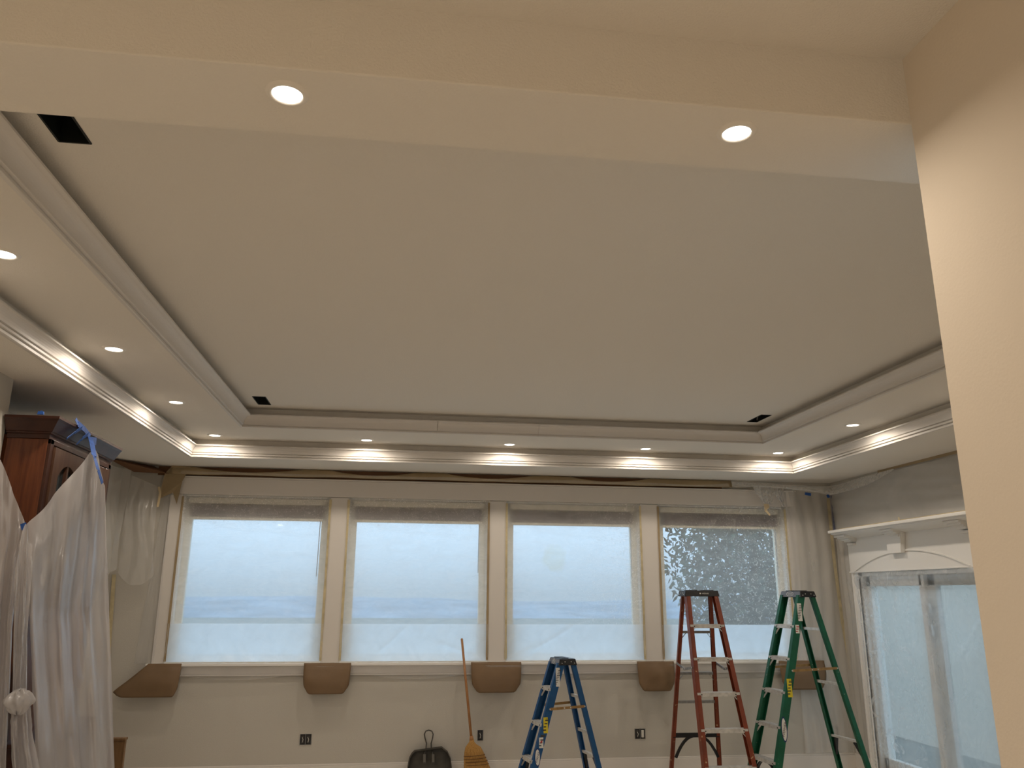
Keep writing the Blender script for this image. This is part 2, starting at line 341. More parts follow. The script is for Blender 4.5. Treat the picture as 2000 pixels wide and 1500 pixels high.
# ---- window casings, stool, apron, baseboards
root = empty('trim_3', (WC[1]+.8, 0, WZ0)); S(root)
CX0, CX1 = WC[0]-WH-.13, WC[3]+WH+.13
MB().box((CX0, -.03, WZ1+.004), (CX1, 0, 2.812)).build('head_casing', M_trim, root, bevel=.003)
MB().box((CX0-.02, -.045, 2.812), (CX1+.02, 0, 2.826)).build('head_cap', M_trim, root, bevel=.003)
for a, b in [(CX0, WC[0]-WH)]+[(WC[i]+WH, WC[i+1]-WH) for i in range(3)]+[(WC[3]+WH, CX1)]:
    MB().box((a, -.022, WZ0), (b, 0, WZ1)).build('side_casing', M_trim, root, bevel=.003)
MB().box((CX0-.04, -.06, WZ0-.024), (CX1+.04, .06, WZ0)).build('stool', M_trimw, root, bevel=.004)
MB().box((CX0, -.02, .931), (CX1, 0, WZ0-.024)).box((CX0, -.026, .931), (CX1, 0, .945)).build('apron', M_trim, root, bevel=.003)
S(MB().box((XN, -.016, 0), (XR, 0, .125)).box((XN, -.011, .125), (XR, 0, .142)).build('baseboard_back', M_trim, bevel=.003))
S(MB().box((XR-.016, DY0+.12, 0), (XR, 0, .14)).box((XR-.016, -6.3, 0), (XR, DY1-.12, .14)).build('baseboard_right', M_trim))
S(MB().box((XL, -6.45, 0), (XL+.016, -3.37, .14)).build('baseboard_left', M_trim))

# ---- windows
for k, c in enumerate(WC):
    wn = empty('window_%d' % (k+1), (c, .1, WZ0)); S(wn)
    x0, x1 = c-WH, c+WH; fw = .078
    MB().box((x0, .0, WZ0), (x0+.012, .16, WZ1)).box((x1-.012, 0, WZ0), (x1, .16, WZ1)).box((x0, 0, WZ1-.012), (x1, .16, WZ1)).box((x0, .0, WZ0-.01), (x1, .16, WZ0+.004)).build('jamb', M_trimw, wn)
    MB().box((x0+.012, .085, WZ0), (x0+fw, .135, WZ1)).box((x1-fw, .085, WZ0), (x1-.012, .135, WZ1)).box((x0+fw, .085, 2.425), (x1-fw, .135, WZ1)).box((x0+fw, .085, WZ0), (x1-fw, .135, WZ0+.04)).build('sash_frame', M_vinyl, wn, bevel=.004)
    MB().box((x0+fw-.01, .108, WZ0+.03), (x1-fw+.01, .114, 2.43)).build('pane', M_glass, wn)

ORD = ['first', 'second', 'third', 'fourth']
# ---- gathered blinds at the top of each window
for k, c in enumerate(WC):
    b = empty('window_blind', (c, .05, 2.40), label='dark slatted blind gathered up at the top of the %s window from the left' % ORD[k], cat='blind', group='gathered window blinds')
    x0, x1 = c-WH+.055, c+WH-.055
    MB().box((x0-.02, .03, 2.565), (x1+.02, .078, 2.625)).build('headrail', M_vinyl, b, bevel=.004)
    for i in range(7):
        z = 2.446+i*.016; dz = .010*nz(k*3+i*.2, 1)
        MB().grid(lambda u, v: (x0+(x1-x0)*u, .030+.045*v, z+.012*nz(u*4+k*7, i*.4)+dz+.003*math.sin(v*3.14)), 24, 1).build('slat', M_blind, b, solid=.013)
    MB().box((x0, .032, 2.405), (x1, .074, 2.430)).build('bottom_rail', M_vinyl, b, bevel=.004)
    MB().cyl((x1-.03, .035, 2.56), (x1-.035, .04, 1.86+.05*(k % 2)), .004, 8).build('tilt_wand', M_steel, b)

# ---- plastic film over each window
def crease(u, v, a, b, w=.018):
    (x0, y0), (x1, y1) = a, b; dx, dy = x1-x0, y1-y0; L = math.hypot(dx, dy)
    t = ((u-x0)*dx+(v-y0)*dy)/L/L; d = abs((u-x0)*dy-(v-y0)*dx)/L
    return max(0, 1-d/w)*max(0, min(1, min(t, 1-t)*6+.15)) if -.02 < t < 1.02 else 0
CR = [[((.0, .42), (.22, .56)), ((.02, .35), (.2, .3))], [((.0, .42), (.2, .58)), ((.25, .05), (.45, .22)), ((.95, .02), (.65, .12))],
      [((.1, .02), (.5, .22)), ((0, .0), (.22, .1))], [((.02, .47), (.5, .93)), ((.05, .40), (.45, .43)), ((.88, .93), (.98, .6)), ((.62, .93), (.6, .75)), ((.05, .03), (.4, .05))]]
for k, c in enumerate(WC):
    fr = empty('plastic_window_film', (c, 0, (WZ0+WZ1)/2), cat='plastic film', group='plastic films over the windows',
               label=['cloudy plastic film taped over the leftmost bright blue window', 'cloudy plastic film over the second window from the left, above the broom handle',
                      'plastic film with a yellowish overspray stain taped over the third window', 'speckled dark plastic film over the rightmost window behind the red ladder'][k])
    x0, x1, z0, z1 = c-WH-.012, c+WH+.012, WZ0-.0, WZ1+.0
    def fn(u, v, k=k):
        x = x0+(x1-x0)*u; z = z0+(z1-z0)*v
        e = min(1, min(u, 1-u)/.07)*min(1, min(v, 1-v)/.05)
        y = -.026+.034*e+.006*nz(u*5+k*9, v*4)*e+.004*nz(u*16, v*7+k)*e
        y += .010*math.sin(u*46+5*nz(v*3, k))*max(0, 1-v/.07)*.6
        for a, b in CR[k]: y -= .010*crease(u, v, a, b)
        return (x, y, z)
    MB().grid(fn, 90, 90).build('sheet', FW[k], fr, smooth=True)
    zt = 1.409-.002*k
    def fl(u, v):
        p = Vector(fn(u, v*(zt-z0)/(z1-z0))); p.y -= .006; return p
    MB().grid(fl, 70, 24).build('lower_sheet', F_lower, fr, smooth=True)
    for xx in (x0+.004, x1-.004):
        g = MB()
        g.grid(lambda u, v: (xx+(u-.5)*(.022+.006*nz(v*9, xx)), -.029, z0+.02+(z1-z0-.04)*v+.0*u), 1, 20).build('masking_tape', M_tape if (k*2+(xx > c)) % 3 else M_paper2, fr, solid=.001)
    MB().box((x0, -.034, z0+.001), (x1, -.027, z0+.014)).build('hem', M_white, fr)

# ---- masking paper along the top of the back wall
mp_ = MB().grid(lambda u, v: (-2.44+(5.9)*u, -.012-.004*nz(u*20, v), 2.832+(.088)*v), 60, 1)  # dark brown strip put in as the shade seen through the sagging gaps
tag(mp_.build('backing_shade_strip', M_papershade, solid=.002), 'dark brown strip standing for the shade behind the sagging paper on the window wall', 'masking paper')
SAG = [(-2.1, -1.05), (-.75, .12), (.42, 1.35), (1.75, 2.62)]
def pf(u, v):
    x = -2.32+(3.56+2.32)*u; sag = 0
    for a, b in SAG:
        if a < x < b: sag = max(sag, .052*math.sin(math.pi*(x-a)/(b-a))**.8)
    top = Z0-.003-sag; bot = 2.842+.008*nz(x*2.2, 3)
    return (x, -.03-.05*sag/.055*(v)-.045*(1-v)*(.5+.5*nz(x*1.7, 1))-.01*math.sin(v*3.1), bot+(top-bot)*v)
tag(MB().grid(pf, 140, 6).build('sagging_masking_paper', M_paper2, smooth=True, solid=.001), 'tan masking paper sagging in loops below the ceiling above the windows', 'masking paper')
def pf2(u, v):
    x = -2.2+(3.5+2.2)*u
    return (x, -.085-.02*nz(x*1.3, 7)-.02*(1-v), 2.838+.006*nz(x*3, 9)+(.030+.022*nz(x*1.5, 4))*v)
tag(MB().grid(pf2, 120, 3).build('film_edge', F_light, smooth=True), 'narrow clear film edge curling below the tan masking paper over the windows', 'plastic film')
q = [at(309, 975, 1, -.05), at(322, 925, 1, -.05), at(338, 908, 1, -.04), at(372, 912, 1, -.04), at(356, 940, 1, -.06), at(345, 985, 1, -.06), at(338, 962, 1, -.05)]
tag(MB().prism(q, (0, .002, 0)).build('corner_paper', M_paper2), 'crumpled tan paper taped at the top left corner of the window casing', 'masking paper')
q = [at(208, 894, 2, Z0-.01), at(310, 913, 2, Z0-.01), at(330, 925, 1, -.05), at(262, 922, 1, -.1), at(250, 912, 1, -.12)]
tag(MB().prism(q, (0, 0, .003)).build('ceiling_paper', M_papershade), 'dark brown paper flap hanging under the soffit left of the windows', 'masking paper')

# ---- brown paper pieces hanging over the window stool
def hang(name, u0, u1, ub, label, mt=M_paper, vt=None, skew=0):
    xa, xb = at(u0, 1294, 1, -.065).x, at(u1, 1294, 1, -.065).x; zb = at((u0+u1)/2, ub, 1, -.11).z
    zt = WZ0+.003; cx = (xa+xb)/2; hw = (xb-xa)/2
    def fn(u, v):
        s = u*2-1; L = abs(s)
        z = zt+(zb-zt)*v*(1-.16*max(0, (L-.78)/.22)**2*v)
        nar = 1-.07*v*v-.07*max(0, (v-.78)/.22)**2
        x = cx+hw*s*nar
        if skew and s < 0: x += skew*v*(-s)
        y = -.066-.055*math.sin(min(1, v*1.5)*math.pi/2)*(1-.55*L**4)+.02*max(0, v-.7)-.006*nz(u*3, v*3, cx*5)
        if v < .12: y += .003
        return (x, y, z)
    o = MB().grid(fn, 20, 18).build(name, mt, smooth=True, solid=.0012)
    return tag(o, label, 'masking paper', 'brown paper pieces under the windows')
hang('paper_piece', 290, 355, 1362, 'brown paper piece with a long pointed left corner under the leftmost window casing', skew=-.30)
hang('paper_piece', 594, 686, 1356, 'brown paper piece hung over the sill between the first and second windows')
hang('paper_piece', 920, 1018, 1353, 'brown paper piece hung over the sill just right of the broom handle')
hang('paper_piece', 1244, 1316, 1350, 'brown paper piece hung over the sill left of the red ladder')
hang('paper_piece', 1521, 1610, 1347, 'brown paper piece hung over the sill behind the green ladder')
def apf(u, v):
    x = -2.0+6.0*u
    return (x, -.07-.012*math.sin(u*40+3*nz(u*8, 1))-.01*nz(u*14, v*2), 1.02-(.09+.05*nz(u*6, 4)+.03*math.sin(u*22))*v)
tag(MB().grid(apf, 160, 4).build('sill_film', F_thin, smooth=True), 'clear wrinkled film strip hanging along the apron below the window sill', 'plastic film')

# ---- recessed lamps
def lamp(x, y, z, label, group, power=LAMP, r=.050, spread=169, col=LAMPCOL):
    t = empty('recessed_light', (x, y, z), label=label, cat='ceiling light', group=group)
    n = 28; mb = MB(); prof = [(r*.93, -.002), (r, -.007), (r*1.22, -.006), (r*1.36, .0)]
    vs = [(x+a*math.cos(2*math.pi*i/n), y+a*math.sin(2*math.pi*i/n), z+h) for a, h in prof for i in range(n)]
    mb.add(vs, [(j*n+i, j*n+(i+1) % n, (j+1)*n+(i+1) % n, (j+1)*n+i) for j in range(3) for i in range(n)]).build('trim_ring', M_trimring, t, smooth=True)
    MB().cyl((x, y, z-.0035), (x, y, z-.001), r*.94, n).build('lens', M_lens, t)
    area('bulb', (x, y, z-.011), r*1.9, power, col, t, spread)
LY = [-4.915, -3.54, -2.175]
for y, l in zip(LY, ['lit recessed light at the left edge of the picture, left side of the ceiling ring', 'lit recessed light on the left ceiling ring, second from the picture edge', 'lit recessed light on the left ceiling ring above the far cabinet end']):
    lamp(-1.737, y, Z1, l, 'lights in the ceiling ring')
for i, x in enumerate([-1.735, -.362, .993, 2.346, 3.722]):
    lamp(x, -.862, Z1, 'lit recessed light in the far ceiling ring, %s' % ['in its left corner', 'above the first casing post', 'above the middle casing post', 'above the third casing post', 'in its right corner'][i], 'lights in the ceiling ring')
lamp(3.722, -2.235, Z1, 'lit recessed light in the right arm of the ceiling ring', 'lights in the ceiling ring')
for y, l in ((-3.58, 'nearer the windows'), (-4.93, 'nearer the beam')): lamp(3.722, y, Z1, 'recessed light in the right ceiling ring hidden by the tan wall, ' + l, 'ring lights behind the near wall')
lamp(-.333, -6.50, Z0, 'large lit recessed light at the left in the near ceiling beam', 'lights in the near beam', LAMP*.6, r=.040)
lamp(.862, -6.50, Z0, 'large lit recessed light at the right in the near ceiling beam', 'lights in the near beam', LAMP*.6, r=.040)
lamp(-2.6, -9.3, ZF, 'recessed light in the front room ceiling behind the camera', 'front room lights', FOYER, .06, 172, FOYERCOL)
lamp(-1.4, -10.8, ZF, 'recessed light in the front room ceiling near the tan wall', 'front room lights', FOYER*.7, .06, 172, FOYERCOL)

# ---- open duct holes in the upper ceiling
for v, l in zip(VENTS, ['open black duct hole at the top left, beside the near beam', 'small open duct hole in the far left corner of the upper ceiling', 'small open duct hole in the far right corner of the upper ceiling']):
    t = empty('duct_opening', ((v[0]+v[1])/2, (v[2]+v[3])/2, Z2), label=l, cat='duct', group='open ceiling duct holes')
    x0, x1, y0, y1 = v; g = .004
    mb = MB()
    for a, b in [((x0, y0), (x1, y0)), ((x1, y0), (x1, y1)), ((x1, y1), (x0, y1)), ((x0, y1), (x0, y0))]:
        mb.add([(a[0], a[1], Z2), (b[0], b[1], Z2), (b[0], b[1], Z2+.13), (a[0], a[1], Z2+.13)], [(0, 1, 2, 3)])
    mb.add([(x0, y0, Z2+.13), (x1, y0, Z2+.13), (x1, y1, Z2+.13), (x0, y1, Z2+.13)], [(0, 1, 2, 3)])
    mb.build('boot', M_dark, t)
    MB().box((x0-.003, y0, Z2-.003), (x0+g, y1, Z2+.03)).box((x1-g, y0, Z2-.003), (x1+.003, y1, Z2+.03)).box((x0, y0-.003, Z2-.003), (x1, y0+g, Z2+.03)).box((x0, y1-g, Z2-.003), (x1, y1+.003, Z2+.03)).build('metal_flange', M_dark, t)
    MB().beam((x1-.02, y0+.03, Z2+.06), (x1-.005, y0+.10, Z2+.02), .012, .002, (1, 0, 0)).beam((x1-.012, y1-.05, Z2+.05), (x1-.004, y1-.02, Z2+.015), .012, .002, (1, 0, 0)).build('bent_tab', M_galv, t)['kind'] = 'stuff'

# ---- open outlet boxes in the back wall
def outlet(u, v, gangs, label, frame=False):
    p = at(u, v, 1, 0); wd = .052*gangs+.006; h = .092
    t = empty('outlet_box', (p.x, 0, p.z-h/2), label=label, cat='outlet', group='open outlet boxes in the window wall')
    x0, x1, z0, z1 = p.x-wd/2, p.x+wd/2, p.z-h/2, p.z+h/2
    if frame:
        mb = MB()
        for a, b in [((x0, z0), (x1, z0+.008)), ((x0, z1-.008), (x1, z1)), ((x0, z0), (x0+.008, z1)), ((x1-.008, z0), (x1, z1))]: mb.box((a[0], -.006, a[1]), (b[0], 0, b[1]))
        mb.build('mud_ring', M_steel, t); MB().box((x0+.01, -.003, z0+.01), (x1-.01, 0, z1-.01)).build('cover', M_wall, t); return
    MB().box((x0, -.004, z0), (x1, 0, z1)).build('box_body', M_black, t)
    for g in range(gangs):
        xx = x0+.003+.052*(g+.5)
        MB().box((xx-.014, -.010, p.z-.034), (xx+.012, -.004, p.z+.034)).build('receptacle', M_white if (u > 1200 and g) else M_ink, t, bevel=.002)
        MB().tube([(xx-.006, -.010, p.z+.02), (xx+.004, -.018, p.z), (xx-.002, -.010, p.z-.024)], .0022, 6).build('wire', M_white, t)
    for g in range(gangs+1):
        MB().box((x0+g*.052, -.007, z0-.004), (x0+g*.052+.004, -.003, z1+(.006 if g % 2 else 0))).build('metal_edge', M_steel, t)
outlet(597, 1444, 2, 'open black double outlet box left of the dustpan')
outlet(938, 1436, 1, 'open black single outlet box beside the broom')
outlet(1250, 1433, 2, 'open black double outlet box left of the red ladder')
outlet(1631, 1428, 1, 'small square outlet frame behind the green ladder', True)

# ------------------------------------------------------------------ stepladders
def ladder(name, x, y, th, H, wt, wf, wb, sf, sb, dz, nst, fib, label, spreadmat, kind):
    t = empty(name, (x, y, 0), th, label=label, cat='ladder', group='fibreglass stepladders by the window wall')
    X = Vector((1, 0, 0)); Y = Vector((0, 1, 0))
    cap0 = H-.055
    def fr(s, z, off=0): q = 1-z/H; return Vector((s*(wt+(wf-wt)*q+off), -(.05+sf*q), z))
    def bk(s, z, off=0): q = 1-z/H; return Vector((s*(wt+(wb-wt)*q+off), (.05+sb*q), z))
    dp = .072 if H > 1.5 else .068
    for s in (-1, 1):
        mb = MB(); a, b = fr(s, .02), fr(s, cap0+.02)
        mb.beam(a, b, .006, dp, X, (0, 0), cut=Y)
        for yy in (-dp/2+.003, dp/2-.003): mb.beam(a, b, .036, .006, X, (-s*.018, yy), cut=Y)
        r = mb.build('front_rail', fib, t, local=True)
        MB().beam(fr(s, 0), fr(s, .09), .014, dp+.014, X, cut=Y).beam(fr(s, 0), fr(s, .012), .05, dp+.02, X, (-s*.01, 0), cut=Y).build('foot', M_black, r, local=True)
        mb = MB(); a, b = bk(s, .02), bk(s, cap0+.02); db = .045 if kind != 'red' else .035
        mb.beam(a, b, .006, db, X, (-s*.004, 0), cut=Y)
        for yy in (-db/2+.003, db/2-.003): mb.beam(a, b, .032, .006, X, (-s*.018, yy), cut=Y)
        r = mb.build('rear_rail', fib, t, local=True)
        MB().beam(bk(s, 0), bk(s, .08), .014, db+.014, X, cut=Y).beam(bk(s, 0), bk(s, .012), .05, db+.02, X, (-s*.01, 0), cut=Y).build('foot', M_black, r, local=True)
        # spreader: two hinged flat bars
        zs = {'red': 1.02, 'green': 1.045, 'blue': .715}[kind]
        if kind == 'red':
            za, zb_ = 1.07, 1.075
            A, B = fr(s, za, .006), bk(s, zb_, .0); mid = (A+B)/2+Vector((0, 0, -.035))
        else: A, B = fr(s, zs, .008), bk(s, zs+.015, .008); mid = (A+B)/2
        g = MB().beam(A, mid, .004, .022, X).beam(mid, B, .004, .022, X).build('spreader', spreadmat, t, local=True)
        mb = MB()
        for p in (A, mid+(A-mid).normalized()*.03, mid+(B-mid).normalized()*.03, B): mb.cyl(p-X*.004, p+X*s*.008, .006, 8)
        mb.build('rivet', M_alu, g, local=True)['kind'] = 'stuff'
    for k in range(1, nst+1):
        z = dz*k; A, B = fr(-1, z, -.004), fr(1, z, -.004); c = A.y
        mb = MB().box((A.x, c-.036, z+.010), (B.x, c+.036, z+.014)).box((A.x, c-.038, z-.018), (B.x, c-.033, z+.014)).box((A.x, c+.033, z-.014), (B.x, c+.037, z+.014))
        for i in range(5): mb.box((A.x, c-.028+i*.013, z+.014), (B.x, c-.024+i*.013, z+.0165))
        st = mb.build('step', M_alu, t, local=True)
        for s in (-1, 1):
            e = fr(s, z-.075, -.006); p = Vector((s*(B.x-.055), c-.02, z-.010))
            MB().beam(p, Vector((e.x, e.y-.012, e.z)), .003, .016, X).build('step_brace', M_alu, st, local=True)
            q0 = Vector((s*(B.x-.038), c-.038, z-.002))
            MB().cyl(q0, q0-Y*.004, .0055, 8).build('rivet', M_ink, st, local=True)
    # rear horizontals
    for z in {'red': (1.36, .98, .72), 'green': (1.40, .915), 'blue': (.80, .50)}[kind]:
        A, B = bk(-1, z, -.01), bk(1, z, -.01)
        br = MB().box((A.x, A.y-.012, z-.012), (B.x, A.y+.010, z+.012)).build('rear_bar', M_steel if kind == 'red' else M_alu, t, local=True)
        for s in (-1, 1):
            if kind == 'red' and z > .9:
                MB().beam(Vector((s*(B.x-.06), A.y, z-.01)), bk(s, z-.085, -.012), .003, .013, X).build('bar_brace', M_steel, br, local=True)
    z = {'red': .42, 'green': .42, 'blue': .30}[kind]; A, B = bk(-1, z, -.008), bk(1, z, -.008)
    mb = MB().box((A.x, A.y-.015, z-.022), (B.x, A.y+.012, z+.018))
    if kind != 'red': mb = MB().box((A.x, A.y-.015, z-.004), (B.x, A.y+.02, z+.014))
    rb = mb.build('lower_rear_bar', M_black if kind == 'red' else M_alu, t, local=True)
    mb = MB(); n = 14
    pts = [Vector((A.x+.02+(B.x-A.x-.04)*i/n, A.y-.004, z-.008-.19*(abs(2*i/n-1))**2.4)) for i in range(n+1)]
    if kind == 'red':
        for p0, p1 in zip(pts[:-1], pts[1:]): mb.beam(p0, p1, .018, .024, Y)
        mb.build('arched_brace', M_black, t, local=True)
    else:
        for s in (-1, 1): MB().beam(Vector((s*B.x*.62, A.y, z-.004)), bk(s, z-.16, -.014), .022, .03, Y).build('corner_brace', M_black, t, local=True)
    A, B = fr(-1, dz, -.008), fr(1, dz, -.008)
    mb = MB()
    for s in (-1, 1):
        pts = [Vector((s*(.04+(B.x-.045)*i/8), A.y-sf/H*0, dz-.02-.16*(i/8)**2)) for i in range(9)]
        for p0, p1 in zip(pts[:-1], pts[1:]): mb.beam(p0, p1, .03, .012, Y)
    mb.build('step_knee_brace', M_black, t, local=True)
    # moulded top cap
    hw, hd, hx = wt+.022, .105 if kind == 'red' else .088, wt+.010
    b0, b1 = cap0, H
    vs = [(-hw, -hd, b0), (hw, -hd, b0), (hw, hd, b0), (-hw, hd, b0), (-hx, -hd+.012, b1), (hx, -hd+.012, b1), (hx, hd-.012, b1), (-hx, hd-.012, b1)]
    cp = MB().add(vs, [(0, 3, 2, 1), (4, 5, 6, 7), (0, 1, 5, 4), (1, 2, 6, 5), (2, 3, 7, 6), (3, 0, 4, 7)]).build('top_cap', M_black, t, local=True, bevel=.006)
    MB().box((-hx*.8, -hd*.55, b1-.001), (-hx*.2, hd*.4, b1+.006)).box((hx*.15, -hd*.6, b1-.001), (hx*.8, hd*.2, b1+.006)).build('tool_tray', M_black, cp, local=True, bevel=.003)
    for yy in (-.06, -.03, .03, .062):
        for s in (-1, 1):
            zc = b0+(.03 if abs(yy) < .05 else .018); xx = hw-(hw-hx)*(zc-b0)/(b1-b0)
            MB().cyl((s*(xx-.002), yy, zc), (s*(xx+.003), yy, zc), .0045, 8).build('cap_rivet', M_alu, cp, local=True)
    up_f = Vector((0, .012, b1-b0)); cf = Vector((0, -hd+.005, (b0+b1)/2))
    Xr = Vector((1, 0, 0))
    if kind == 'red':
        text('WERNER', 'cap_lettering', cf+Xr*.03, Xr, up_f, .012, M_white, cp, .002, wfit=.07)
        ell = MB(); ellipse(ell, cf-Xr*.02, Xr, up_f, .007, .007, .002); ell.build('cap_mark', M_white, cp, local=True)
    else:
        MB().add([(-hw+.004, -hd-.002, b0+.003), (hw-.004, -hd-.002, b0+.003), (hx-.004, -hd+.0085, b1-.004), (-hx+.004, -hd+.0085, b1-.004)], [(0, 1, 2, 3)]).build('front_plate', mat('grey_plate', (.16, .17, .20), .4), cp, local=True)
        ell = MB(); ellipse(ell, cf, Xr, up_f, .055 if kind == 'green' else .032, .021, .006, inner=.004); ell.build('logo_ring', M_white, cp, local=True)
        text('WERNER', 'cap_lettering', cf, Xr, up_f, .013, M_white, cp, .007, wfit=.078 if kind == 'green' else .045)
        # labels on the camera-side rail
        def rl(z, dy=0): p = fr(1, z); return Vector((p.x+.0035, p.y+dy, z))
        upv = (fr(1, 1)-fr(1, 0)).normalized(); rt = Vector((0, 1, 0))
        def sticker(nm, zc, wd, h, m1, lines, ink=M_ink, hd_=None):
            g = MB(); rect(g, rl(zc), rt, upv, wd, h, .001); so = g.build(nm, m1, t, local=True)
            g = MB(); n = lines
            for i in range(n):
                q_ = rl(zc)+upv*(h*.42-(i+.5)*h*.84/n)
                rect(g, q_+rt*(-wd*.04*(i % 3)), rt, upv, wd*(.75-.1*((i*7) % 3)), h*.30/n, .0018)
            g.build('printed_lines', ink, so, local=True)
            if hd_: text(hd_[0], 'lettering', rl(zc)+upv*(h*hd_[1]), rt, upv, hd_[2], hd_[3], so, .003, wfit=wd*.8)
            return so
        if kind == 'green':
            sticker('white_label', H-.055-.135, .046, .16, M_white, 9)
            sticker('small_label', H-.34, .040, .075, M_white, 3, M_inkr)
            so = sticker('warning_label', .90, .048, .155, M_yel, 5, M_ink, ('CAUTION', .42, .014, M_ink))
            g = MB(); c_ = rl(.56)
            ellipse(g, c_, rt, upv, .030, .105, .0012); bo = g.build('logo_badge', M_inkb, t, local=True)
            g = MB(); ellipse(g, c_, rt, upv, .023, .092, .0018); g.build('badge_white', M_white, bo, local=True)
            text('WERNER', 'lettering', c_, upv, -rt, .022, mat('maroon_ink', (.07, .02, .03), .5), bo, .003, wfit=.13)
        else:
            sticker('white_label', H-.055-.10, .038, .16, M_white, 9)
            sticker('warning_label', .585, .042, .13, M_yel, 4, M_ink, ('CAUTION', .42, .012, M_ink))
            g = MB(); rect(g, rl(.500), rt, upv, .042, .018, .001); g.build('warning_header', M_ink, t, local=True)
            so = sticker('small_label', .445, .040, .085, M_white, 3)
            g = MB(); c_ = rl(.44)+upv*.012; g.add([c_+rt*.01+upv*.012+X*.003, c_-rt*.012+upv*.008+X*.003, c_-rt*.002-upv*.016+X*.003], [(0, 1, 2)]); g.build('pictogram', M_inkr, so, local=True)
            g = MB(); c_ = rl(.33)
            ellipse(g, c_, rt, upv, .026, .075, .0012); bo = g.build('logo_badge', M_inkb, t, local=True)
            g = MB(); ellipse(g, c_, rt, upv, .021, .064, .0018); g.build('badge_white', M_white, bo, local=True)
            text('WERNER', 'lettering', c_, upv, -rt, .018, M_inkb, bo, .0026, wfit=.095)
    return t
ladder('stepladder', 2.843, -.774, -.016, 1.745, .150, .245, .262, .578, .30, .285, 5, M_red, 'tall red stepladder with worn rails and a plain black top cap', M_steel, 'red')
ladder('stepladder', 3.779, -.916, -1.422, 1.745, .141, .216, .236, .508, .438, .285, 5, M_green, 'tall green stepladder turned sideways with paint splashes on its rails', M_brass, 'green')
ladder('stepladder', 1.521, -.727, -1.382, 1.135, .112, .153, .185, .359, .275, .292, 3, M_blue, 'short blue stepladder beside the broom', M_brass, 'blue')

# ------------------------------------------------------------------ broom
bj = at(921, 1446, 1, -.27)
br = empty('broom', (bj.x+.06, -.30, 0), label='straw broom with a wooden handle leaning on the wall below the second window', cat='broom')
tp = at(902, 1248, 1, -.075)
MB().cyl(bj, tp, .0125, 14, .0115).cyl(tp, tp+(tp-bj).normalized()*.006, .0115, 14, .006).build('handle', M_handle, br, smooth=True)
rows = [(917, 925.6, 1444), (916.5, 926.5, 1449), (912.5, 931, 1454), (909, 939, 1459), (907, 943.6, 1468), (906, 948.5, 1480), (906, 953, 1490), (906, 957, 1500), (905, 966, 1524), (904, 978, 1552)]
def bsl(i):
    l, r_, v = rows[i]; y = -.27-.05*i/9; a, b = at(l, v, 1, y), at(r_, v, 1, y); return a, b
mb = MB(); n = 24; k0 = 0
for i in range(len(rows)):
    a, b = bsl(i); c = (a+b)/2; hw = (b-a).length/2; th_ = .018+.016*min(1, i/4)
    if i == len(rows)-1: c.z = .01
    for j in range(n):
        t_ = 2*math.pi*j/n; jit = 1+.05*math.sin(j*5)*(i > 3)
        mb.v.append(Vector((c.x+hw*math.cos(t_)*jit, c.y+th_*math.sin(t_)*jit, c.z+(a.z-b.z)*-.5*math.cos(t_)*0)))
for i in range(len(rows)-1):
    for j in range(n): mb.f.append((i*n+j, i*n+(j+1) % n, (i+1)*n+(j+1) % n, (i+1)*n+j))
mb.f += [tuple(range(n)), tuple(range((len(rows)-1)*n, len(rows)*n))]
mb.build('bristles', M_straw, br, smooth=True)
for v in (1475, 1481, 1487, 1493):
    f_ = (v-1468)/32.; l, r_ = 906.5, 943.6+(957-943.6)*f_; y = -.30; a, b = at(l, v+2, 1, y), at(r_, v-2, 1, y); c = (a+b)/2; hw = (b-a).length/2
    MB().tube([(c.x+hw*1.02*math.cos(2*math.pi*j/20), c.y+.040*math.sin(2*math.pi*j/20), c.z+(b.z-a.z)/2*math.cos(2*math.pi*j/20)) for j in range(21)], .003, 6).build('stitching', mat('brown_twine', (.14, .06, .02), .8), br)
a, b = bsl(0)
MB().cyl((a+b)/2+Vector((0, 0, -.03)), (a+b)/2+Vector((-.004, 0, .03)), .024, 14, .016).build('wire_collar', M_handle, br, smooth=True)

# ------------------------------------------------------------------ dustpan
y = -.16
ol = [(796, 1540), (796, 1500), (799.6, 1483), (804, 1475), (810, 1469), (864, 1462), (875, 1471), (881, 1484), (883, 1500), (884, 1540)]
P = [at(u, v, 1, y) for u, v in ol]
pc = sum(P, Vector())/len(P)
dp_ = empty('dustpan', (pc.x, y, 0), label='dark metal dustpan with a wire loop handle standing against the wall', cat='dustpan')
P = [Vector((p.x, -.02-(.4-p.z)*.25, max(.01, p.z))) for p in P]
P[0].z = P[-1].z = .012
MB().prism(P, (0, .003, 0)).build('pan', M_pan, dp_)
mb = MB(); fl = .06
for a, b in zip(P[:-1], P[1:]):
    c = Vector((pc.x, 0, .1)); ia = a+(c-a).normalized()*.006; ib = b+(c-b).normalized()*.006
    ia.y -= fl; ib.y -= fl
    mb.add([a, b, ib, ia], [(0, 1, 2, 3)])
mb.build('rim', M_pan, dp_, solid=.003)
hp = [(829, 1492), (828.5, 1475), (832, 1461), (833, 1452), (830, 1441), (828.8, 1434), (831.5, 1428), (837.5, 1426), (843.5, 1428), (846, 1434), (845, 1441), (842, 1452), (842.5, 1461), (845.5, 1475), (846, 1492)]
def hy(v): return -.04 if v < 1462 else -.135
MB().tube([at(u, v, 1, hy(v)) for u, v in hp], .0062, 10).build('handle', mat('handle_wire', (.09, .085, .075), .4, metal=.6), dp_, smooth=True)
